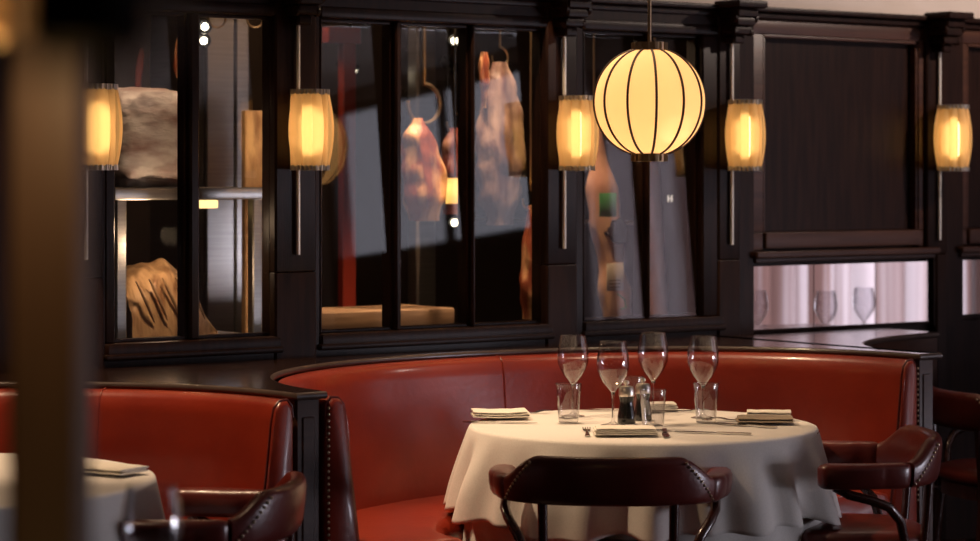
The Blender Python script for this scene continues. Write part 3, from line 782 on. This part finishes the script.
# ------------------------------------------------------------------ tableware
def wineglass_mesh():
    outer = [(.0, .0), (.035, .0), (.036, .0015), (.030, .003), (.012, .007), (.005, .013), (.0036, .022), (.0034, .06), (.0038, .082), (.0065, .096), (.0165, .109), (.028, .123), (.0385, .141), (.0445, .157), (.0468, .172), (.046, .19), (.0432, .21), (.0398, .228), (.0378, .24)]
    return outer
def make_wineglass():
    r = empty('wine_glass', (0, 0, 0)); o = wineglass_mesh()
    mk('foot', lathe(o[:7], 32, caps=False), M['wine'], r)
    mk('stem', lathe(o[6:10] + [(.0, .098)], 16, caps=False), M['thick_glass'], r)
    bowl = o[9:]; inner = [(max(q - .0009, 0), z + .0006) for q, z in reversed(bowl)]
    mk('bowl', lathe(bowl + [(bowl[-1][0] - .0004, .2407)] + inner, 40, caps=False), M['wine'], r)
    return r
def make_tumbler():
    r = empty('tumbler', (0, 0, 0))
    n = 40; R_ = lambda z: .0285 + .0095 * (z / .112)
    outer = [(R_(z), z) for z in (.014, .03, .06, .09, .11)] + [(R_(.112) - .0008, .1126)]
    inner = [(R_(z) - .0018, z) for z in (.11, .09, .06, .03, .016)]
    mk('wall', lathe(outer + inner, n, caps=False), M['wine'], r)
    mk('base', lathe([(0, 0), (.026, 0), (.0285, .002), (.0288, .0135), (.0275, .0145), (.02, .0128), (0, .012)], n, caps=False), M['thick_glass'], r)
    mk('rim', lathe([(R_(.112) - .0017, .1115), (R_(.112) - .0002, .1115), (R_(.112) - .0002, .1135), (R_(.112) - .0017, .1135), (R_(.112) - .0017, .1115)], n, caps=False), M['thick_glass'], r)
    return r
wg = make_wineglass(); tb = make_tumbler()
GZ = TZ + .0015
def put(o, p, label, cat, group, rz=0):
    o.location = (p[0], p[1], GZ); o.rotation_euler = (0, 0, rz); tag(o, label, cat, group)
dep = lambda py, z: (CAM[2] - z) * F / (py - HZ)
glasses = [(573, dep(336, .99), 'wine glass at the left of the table, behind the left tumbler'), (613, dep(342, .99), 'front wine glass, just left of the two mills'),
           (653, dep(333.5, .99), 'wine glass at the back of the table, above the mills'), (703, dep(337, .99), 'wine glass at the right, overlapping the right tumbler')]
for i, (px, D, lab) in enumerate(glasses):
    o = wg if i == 0 else copy_tree(wg); put(o, at_d(px, 400, D), lab, 'wine glass', 'wine glasses on the middle table')
tumblers = [(568.5, 7.17, 'left tumbler, in front of the left wine glass'), (653, 6.96, 'front tumbler, right of the two mills'), (706, 7.17, 'right tumbler, beside the right wine glass'), (631, 7.42, 'tumbler standing behind the two mills')]
for i, (px, D, lab) in enumerate(tumblers):
    o = tb if i == 0 else copy_tree(tb); put(o, at_d(px, 400, D), lab, 'tumbler', 'tumblers on the middle table')
def mill(px, D, h, label):
    t = empty('pepper_mill', (0, 0, 0)); s = h / .122
    mk('body', lathe([(0, 0), (.0255 * s, 0), (.0265 * s, .003), (.0262 * s, .02), (.0215 * s, .045), (.0195 * s, .058), (.021 * s, .072), (.0222 * s, .078), (0, .078)], 32), M['black'], t)
    mk('steel_head', lathe([(0, .078), (.0226 * s, .0785), (.0232 * s, .083), (.0225 * s, .098), (.019 * s, .106), (.008 * s, .109), (0, .109)], 32), M['chrome'], t)
    mk('knob', lathe([(.003, .108), (.0035, .111), (.0075, .114), (.0085, .118), (.0065, .1225), (0, .124)], 20), M['chrome'], t)
    put(t, at_d(px, 400, D), label, 'mill', 'salt and pepper mills')
mill(626.5, 7.15, .122, 'black and steel mill, left of the pair')
mill(643, 7.24, .122, 'black and steel mill, right of the pair, partly behind the front tumbler')
def napkin(p, rz, w, l, label, mat, layers=3, curl=.0, seed=0):
    t = empty('folded_napkin', (p[0], p[1], GZ + (.0045 if layers < 9 else 0)), rz); r2 = random.Random(seed)
    for k in range(layers):
        ww, ll = w * (1 - .03 * k) , l * (1 - .02 * k); n = 12; rings = []
        for i in range(n + 1):
            x = -ll / 2 + ll * i / n; e = min(i, n - i); TH = .0215 / layers if layers > 2 else .0085; th = TH if 0 < e else TH * .75
            lift = curl * (abs(x) / (ll / 2)) ** 2
            rg = []
            for q in range(14):
                a = 2 * PI * q / 14; y = math.copysign(abs(cos(a)) ** .5, cos(a)) * ww / 2; z = math.copysign(abs(sin(a)) ** .8, sin(a)) * th / 2
                z += .0018 * noise.noise(Vector((x * 40, y * 40, k + seed)))
                rg.append((x + .003 * sin(k * 2.1), y, .0005 + TH * .5 + TH * .90 * k + z + lift))
            rings.append(rg)
        mk('fold', loft(rings), mat, t, angle=70)
    tag(t, label, 'napkin', 'folded napkins'); return t
def cutlery(kind, p, rz, label, tilt=0.0, z=None):
    t = empty(kind, (p[0], p[1], (GZ + .0025) if z is None else z), rz); L = .2
    if kind == 'table_fork':
        mk('handle', loft([[(x, -w, -.0012), (x, w, -.0012), (x, w * .8, .0016), (x, -w * .8, .0016)] for x, w in ((-.1, .006), (-.085, .008), (-.05, .006), (0, .0035), (.03, .0032))]), M['cutlery'], t)
        mk('head', loft([[(x, -w, z_ - .001), (x, w, z_ - .001), (x, w * .9, z_ + .001), (x, -w * .9, z_ + .001)] for x, w, z_ in ((.03, .0032, 0), (.04, .009, .001), (.052, .0115, .003))]), M['cutlery'], t)
        for k in range(4):
            y = -.0098 + .0065 * k
            mk('tine', tube([(.05, y, .003), (.07, y, .005), (.088, y, .0045), (.1, y * .95, .0035)], [.0018, .0016, .0014, .0007], 6), M['cutlery'], t)
    else:
        mk('handle', loft([[(x, -w, -.002), (x, w, -.002), (x, w, .0025), (x, -w, .0025)] for x, w in ((-.105, .0055), (-.1, .0075), (-.05, .0065), (-.01, .005))]), M['cutlery'], t)
        mk('blade', loft([[(x, -w, -.0008), (x, w * 1.1, -.0003), (x, w * 1.1, .0004), (x, -w, .0011)] for x, w in ((-.01, .005), (.01, .009), (.07, .0095), (.1, .006), (.112, .0012))]), M['cutlery'], t)
    tag(t, label, 'fork' if 'fork' in kind else 'knife', 'cutlery on the middle table'); return t
SCR = lambda dx, dd: math.atan2(-.6 * dx + .8 * dd, .8 * dx + .6 * dd)        # heading from screen-right / away components
# left setting
pL = at_z(500, 419, TZ); napkin(pL, SCR(1, .08), .12, .165, 'cream folded napkin at the left edge of the middle table', M['napkin'], 3, .003, 1)
cutlery('table_knife', at_z(499, 423.5, TZ), SCR(.98, -.10), 'knife along the near side of the left napkin')
cutlery('table_fork', at_z(523, 414.5, TZ), SCR(.8, .45), 'fork pointing away from the left napkin')
# front setting
pF = at_z(625, 436, TZ); napkin(pF, SCR(1, .02), .10, .172, 'pale folded napkin at the front of the middle table', M['napkin'], 4, .0, 2)
cutlery('table_fork', at_z(587, 433.5, TZ) + Vector((0, 0, 0)), SCR(.02, 1), 'fork standing out left of the front napkin, tines away')
cutlery('table_knife', at_z(665, 434.5, TZ), SCR(-.04, -1), 'knife right of the front napkin, its end towards the chair')
# back setting
pB = at_z(662, 411, TZ); napkin(pB, SCR(1, .05), .09, .085, 'cream folded napkin at the back of the table behind the mills', M['napkin'], 4, .0, 3)
cutlery('table_fork', at_z(676, 412, TZ), SCR(1, -.05), 'fork lying right of the back napkin')
cutlery('table_knife', at_z(612, 411.5, TZ), SCR(-1, .2), 'knife lying at the back left of the mills')
# right setting
pR = at_z(764, 424, TZ); napkin(pR, SCR(1, -.06), .10, .16, 'taupe folded napkin at the right edge of the middle table', M['napkin_grey'], 2, .001, 4)
napkin(at_z(768, 420.5, TZ) + Vector((0, 0, .0)), SCR(1, -.10), .07, .13, 'pale napkin tucked behind the taupe one at the right', M['napkin'], 2, .0, 5).location.z = GZ + .012
cutlery('table_fork', at_z(741, 421.5, TZ), SCR(-.9, .35), 'fork left of the taupe napkin, tines towards the middle')
cutlery('table_knife', at_z(745, 426.5, TZ), SCR(-.7, .55), 'knife slanting out from under the taupe napkin')
cutlery('table_knife', at_z(714, 434, TZ), SCR(-.95, .32), 'thin knife lying alone on the cloth right of the front napkin')
# left table
napkin(at_z(104, 474, TZ), SCR(.8, -.5), .11, .19, 'folded napkin on the lower left table beside the dark post', M['napkin'], 2, .0, 6)
# glasses on the mirror table
for px, D, lab in ((757, 10.2, 'wine glass reflected in the left mirror panel'), (826, 10.15, 'wine glass reflected in the middle mirror panel'), (864, 10.45, 'wine glass reflected at the edge of the middle mirror panel')):
    q = at_d(px, 300, D); o = copy_tree(wg); put(o, (q.x, 2 * 1.016 - q.y), lab, 'wine glass', 'wine glasses reflected in the mirrors')
# ------------------------------------------------------------------ lanterns
def sconce_shade_mesh(R_, H):
    sh = []; n = 10
    for k in range(n):
        a0 = 2 * PI * k / n + .2; w = 2 * PI / n * (.56 if k % 2 else .50); off = .007 if k % 2 else -.004; rings = []
        for i in range(17):
            z = H * i / 16; bul = R_ * (.90 + .13 * sin(PI * (i / 16))) + off * sin(PI * i / 16)
            rg = []
            for q in range(7):
                f = (q / 6 - .5) * 2; a = a0 + f * w * (1.0)
                rg.append((cos(a) * (bul + .010 * (1 - f * f) - .004 * f), sin(a) * (bul + .010 * (1 - f * f) - .004 * f), z))
            rings.append(rg)
        sh.append(loft(rings, closed=False, caps=False))
    return sh
def make_sconce(zt_, zb_, rtop, rbot):
    """z values from the base of the lantern"""
    r = empty('wall_lantern', (0, 0, 0)); H = zt_ - zb_; R_ = .054
    s = mk('shade', sconce_shade_mesh(R_, H - .016), M['sconce_shade'], r, angle=50); s.location.z = .008
    for nm, z in (('top_band', H - .012), ('bottom_band', -.004)):
        sh = []
        n = 24
        for k in range(n):
            a = 2 * PI * k / n
            sh.append(tube([(cos(a) * .0545, sin(a) * .0545, z), (cos(a) * .0545, sin(a) * .0545, z + .016)], .0062, 8))
        sh.append(lathe([(.048, 0), (.052, 0), (.052, .014), (.048, .014), (.048, 0)], 32, (0, 0, z + .001), caps=False))
        mk(nm, sh, M['chrome'], r)
        mk('spider', [tube([(-.050, 0, z + .006), (.050, 0, z + .006)], .0025, 6), tube([(0, -.050, z + .006), (0, .068, z + .006)], .0025, 6)], M['chrome'], r)
    mk('bulb', lathe([(0, 0), (.014, .006), (.031, .03), (.031, .12), (.014, .15), (0, .158)], 18, (0, .0, H * .16)), M['tube'], r)
    mk('rod', tube([(0, .0665, 0), (0, .0665, rtop)], .0062, 10), M['satin'], r)
    mk('drop_rod', tube([(0, .0665, .0), (0, .0665, -rbot)], .0062, 10), M['satin'], r)
    return r
DS = lambda i: (SC_V - CAM[1]) / ray(SC_PX[i])[1]
zc_top = 1.47 + (HZ - 97) * DS(2) / F; zc_bot = 1.47 + (HZ - 169.5) * DS(2) / F
sc = make_sconce(zc_top, zc_bot, 1.926 - zc_bot, .262)
labs = ['glowing pleated ribbon lantern beside the beef block, leftmost on the wall', 'glowing pleated ribbon lantern between the left and middle windows', 'glowing pleated ribbon lantern just left of the globe lantern',
        'glowing pleated ribbon lantern just right of the globe lantern', 'glowing pleated ribbon lantern at the right end of the sunk panel']
lights = []
def point(loc_, e, col, rad=.02):
    l = bpy.data.lights.new('lamp_light', 'POINT'); l.energy = e; l.color = col; l.shadow_soft_size = rad
    o = bpy.data.objects.new('lamp_light', l); C.objects.link(o); o.location = loc_; return o
for i, u in enumerate(SU):
    o = sc if i == 0 else copy_tree(sc); o.location = (u, SC_V, zc_bot); o.rotation_euler = (0, 0, 0)
    tag(o, labs[i], 'wall lantern', 'ribbon lanterns on the wall pilasters')
    point((u, SC_V, zc_bot + .11), 5.5, (1, .66, .30), .018)
# globe pendant
GD = 7.29; gp = at_d(649.5, 102, GD); GR = 55.5 * GD / F
g = empty('globe_pendant', (gp.x, gp.y, gp.z)); tag(g, 'large glowing round cream lantern with dark ribs hanging over the table', 'pendant lamp')
def gprof(t):                                                      # t 0 bottom .. 1 top
    a = -PI / 2 + PI * t; return (GR * abs(cos(a)) ** .92, GR * .97 * sin(a))
cutz = .096
ts = [cutz + (1 - 2 * cutz) * k / 32 for k in range(33)]
nrib = 12
rings = []
for t in ts:
    r_, z = gprof(t); rg = []
    for i in range(nrib * 6):
        a = 2 * PI * i / (nrib * 6); rg.append((r_ * cos(a) * (1 - .006 * abs(cos(nrib * a / 2))), r_ * sin(a) * (1 - .006 * abs(cos(nrib * a / 2))), z))
    rings.append(rg)
mk('shade', loft(rings, caps=False), M['globe_shade'], g)
for k in range(nrib):
    a = 2 * PI * k / nrib - math.atan2(.8, .6) + .345 + PI
    pth = [((gprof(t)[0] + .0006) * cos(a), (gprof(t)[0] + .0006) * sin(a), gprof(t)[1]) for t in ts]
    mk('rib', tube(pth, .0038, 8), M['rib'], g)
zt_ = gprof(ts[-1])[1]; zb_ = gprof(ts[0])[1]; rc = gprof(ts[-1])[0]
capr = 17 * GD / F
for nm, z in (('top_collar', zt_ - .002), ('bottom_collar', zb_ - .024)):
    sh = [lathe([(capr - .004, 0), (capr, .0), (capr, .026), (capr - .004, .026), (capr - .004, 0)], 40, (0, 0, z), caps=False)]
    for k in range(16):
        a = 2 * PI * k / 16; sh.append(tube([(cos(a) * capr, sin(a) * capr, z + .001), (cos(a) * capr, sin(a) * capr, z + .025)], .0042, 8))
    mk(nm, sh, M['brass'], g)
mk('diffuser', lathe([(0, 0), (capr - .005, 0)], 32, (0, 0, zb_ - .006), caps=False), M['globe_shade'], g)
mk('hanging_rod', [tube([(0, 0, zt_ - .02), (0, 0, RZ1 - gp.z)], .0055, 10), tube([(-capr, 0, zt_ + .02), (capr, 0, zt_ + .02)], .003, 6)], M['brass'], g)
mk('bulb', lathe([(0, -.04), (.022, -.03), (.03, 0), (.022, .03), (.01, .06), (0, .07)], 20), M['bulb'], g)
point((gp.x, gp.y, gp.z - .02), 1.25, (1, .68, .34), .05)

# ------------------------------------------------------------------ near things, out of focus
D1 = 2.15; a_ = at_d(50.5, 400, D1); ang = math.atan2(.6, .8)
struct('trim_8', [box((a_.x, a_.y, 1.5), (.064, .064, 3.0), .006, -ang)], M['post'], 'dark wooden post close to the camera, blurred at the left edge', 'post')
D2 = .8; b0, b1 = at_d(14, 20, D2), at_d(172, 20, D2); mid = (b0 + b1) / 2
struct('trim_9', [box((mid.x, mid.y, 1.578), ((b1 - b0).length, .04, .15), .01, -ang)], M['wood'], 'dark beam end close to the camera, blurred at the upper left', 'beam')
q = at_d(-66, 0, 1.6); o = copy_tree(sc); o.location = (q.x, q.y, 1.47 + (HZ - 52) * 1.6 / F); tag(o, 'blurred ribbon lantern cut off at the upper left corner', 'wall lantern', 'ribbon lanterns on the wall pilasters')
for ch in list(o.children):
    if ch.name.split('.')[0] in ('drop_rod', 'bulb', 'bottom_band', 'spider'): bpy.data.objects.remove(ch)
# foreground table with one glass
ft = at_d(152, 600, 3.8)
table('round_table', ft.x - .05, ft.y, .38, 'table near the camera, below the frame at the lower left')
cloth(ft.x - .05, ft.y, .376, TZ, .25, 21, 'white cloth on the table near the camera, below the frame', 'white tablecloths', .04, .015)
o = copy_tree(wg); put(o, (ft.x, ft.y), 'blurred wine glass close to the camera at the lower left', 'wine glass', 'wine glasses near the camera')

# ------------------------------------------------------------------ lights
def area(name, loc_, rot, sx, sy, e, col):
    l = bpy.data.lights.new(name, 'AREA'); l.shape = 'RECTANGLE'; l.size = sx; l.size_y = sy; l.energy = e; l.color = col
    o = bpy.data.objects.new(name, l); C.objects.link(o); o.location = loc_; o.rotation_euler = rot; return o
def spot(loc_, target, e, col, deg, blend=.6, rad=.04):
    l = bpy.data.lights.new('downlight', 'SPOT'); l.energy = e; l.color = col; l.spot_size = math.radians(deg); l.spot_blend = blend; l.shadow_soft_size = rad
    o = bpy.data.objects.new('downlight', l); C.objects.link(o); o.location = loc_
    o.rotation_euler = (Vector(target) - Vector(loc_)).to_track_quat('-Z', 'Y').to_euler(); return o
DAY = (.90, .86, 1.0); DAYP = 36
def pane_light(a, b, z0, z1, L): area('daylight', (RX1 + .2, (a + b) / 2, (z0 + z1) / 2), (0, PI / 2, 0), z1 - z0, b - a, PI * L * (b - a) * (z1 - z0), DAY)
pane_light(HR[1][0], HR[1][1], .03, 2.6, 5.0)
pane_light(HR[0][0], HR[0][1], .03, TR0, 20.0)  # added low uncurtained pane, brightens the right side of the tablecloth
pane_light(HR[0][0], HR[0][1], TR1, 2.9, .8)
for a, b, z0, z1 in HF: area('daylight', ((a + b) / 2, RY0 - .35, (z0 + z1) / 2), (PI / 2, 0, 0), b - a, z1 - z0, 70 * (b - a), DAY)
WARM = (1, .68, .42)
spot((-1.35, .75, 2.95), (-.12, .02, .70), 210, WARM, 32, .8)
spot((-.1, .2, 2.95), (-.03, .0, .75), 45, WARM, 34, .8)
spot((.15, .72, 2.95), (.1, .8, .85), 125, WARM, 75)
spot((-.75, .5, 2.95), (-.6, .6, .85), 22, WARM, 50)
spot((-1.75, .35, 2.95), (-1.5, .5, .75), 170, WARM, 50)
spot((-2.3, .3, 2.95), (-2.15, .0, .75), 60, WARM, 40)
spot((1.05, .2, 2.95), (1.0, .45, .85), 26, WARM, 50)
spot((2.9, -.6, 2.9), (1.9, 1.1, 2.35), 150, (1, .8, .68), 75)  # unseen wash added to brighten the plaster above the partition
point((q.x, q.y, o.location.z + .11), 1.2, (1, .60, .22), .018)
pl_ = at_d(50, 60, 1.93); point(pl_, 1.6, (1, .62, .30), .03)  # unseen lamp added behind the beam end to light the post
# ageing room spots
for x, tx, tz, e in ((-1.0, -1.0, 1.2, 70), (-.1, -.1, 1.4, 60), (.55, .5, 1.3, 60), (.62, .60, 1.35, 150), (.15, .22, 1.2, 40)):
    spot((x, 1.22, 2.75), (tx, 1.6, tz), e, WARM, 55)
point((-.85, 1.25, 1.28), 2.6, WARM, .03)
point((.1, 2.6, 2.5), 12, WARM, .1)

# ------------------------------------------------------------------ world, camera, view
w = bpy.data.worlds.new('World'); bpy.context.scene.world = w; w.use_nodes = True
w.node_tree.nodes['Background'].inputs[0].default_value = (.55, .65, .8, 1); w.node_tree.nodes['Background'].inputs[1].default_value = .15
cd = bpy.data.cameras.new('camera'); cam = bpy.data.objects.new('camera', cd); C.objects.link(cam)
cam.location = CAM; cam.rotation_euler = (PI / 2, 0, -math.atan2(.6, .8))
cd.sensor_width = 36; cd.lens = 36 * F / 980; cd.shift_y = (HZ - 270.5) / 980; cd.clip_start = .05; cd.clip_end = 60
cd.dof.use_dof = True; cd.dof.focus_distance = 7.05; cd.dof.aperture_fstop = 3.0
sc_ = bpy.context.scene; sc_.camera = cam
sc_.view_settings.view_transform = 'Standard'; sc_.view_settings.look = 'None'; sc_.view_settings.exposure = 0.0; sc_.view_settings.gamma = 1
sc_.cycles.use_denoising = True; sc_.cycles.max_bounces = 10; sc_.cycles.transparent_max_bounces = 24; sc_.cycles.sample_clamp_indirect = 6.0
sc_.cycles.caustics_reflective = False; sc_.cycles.caustics_refractive = False
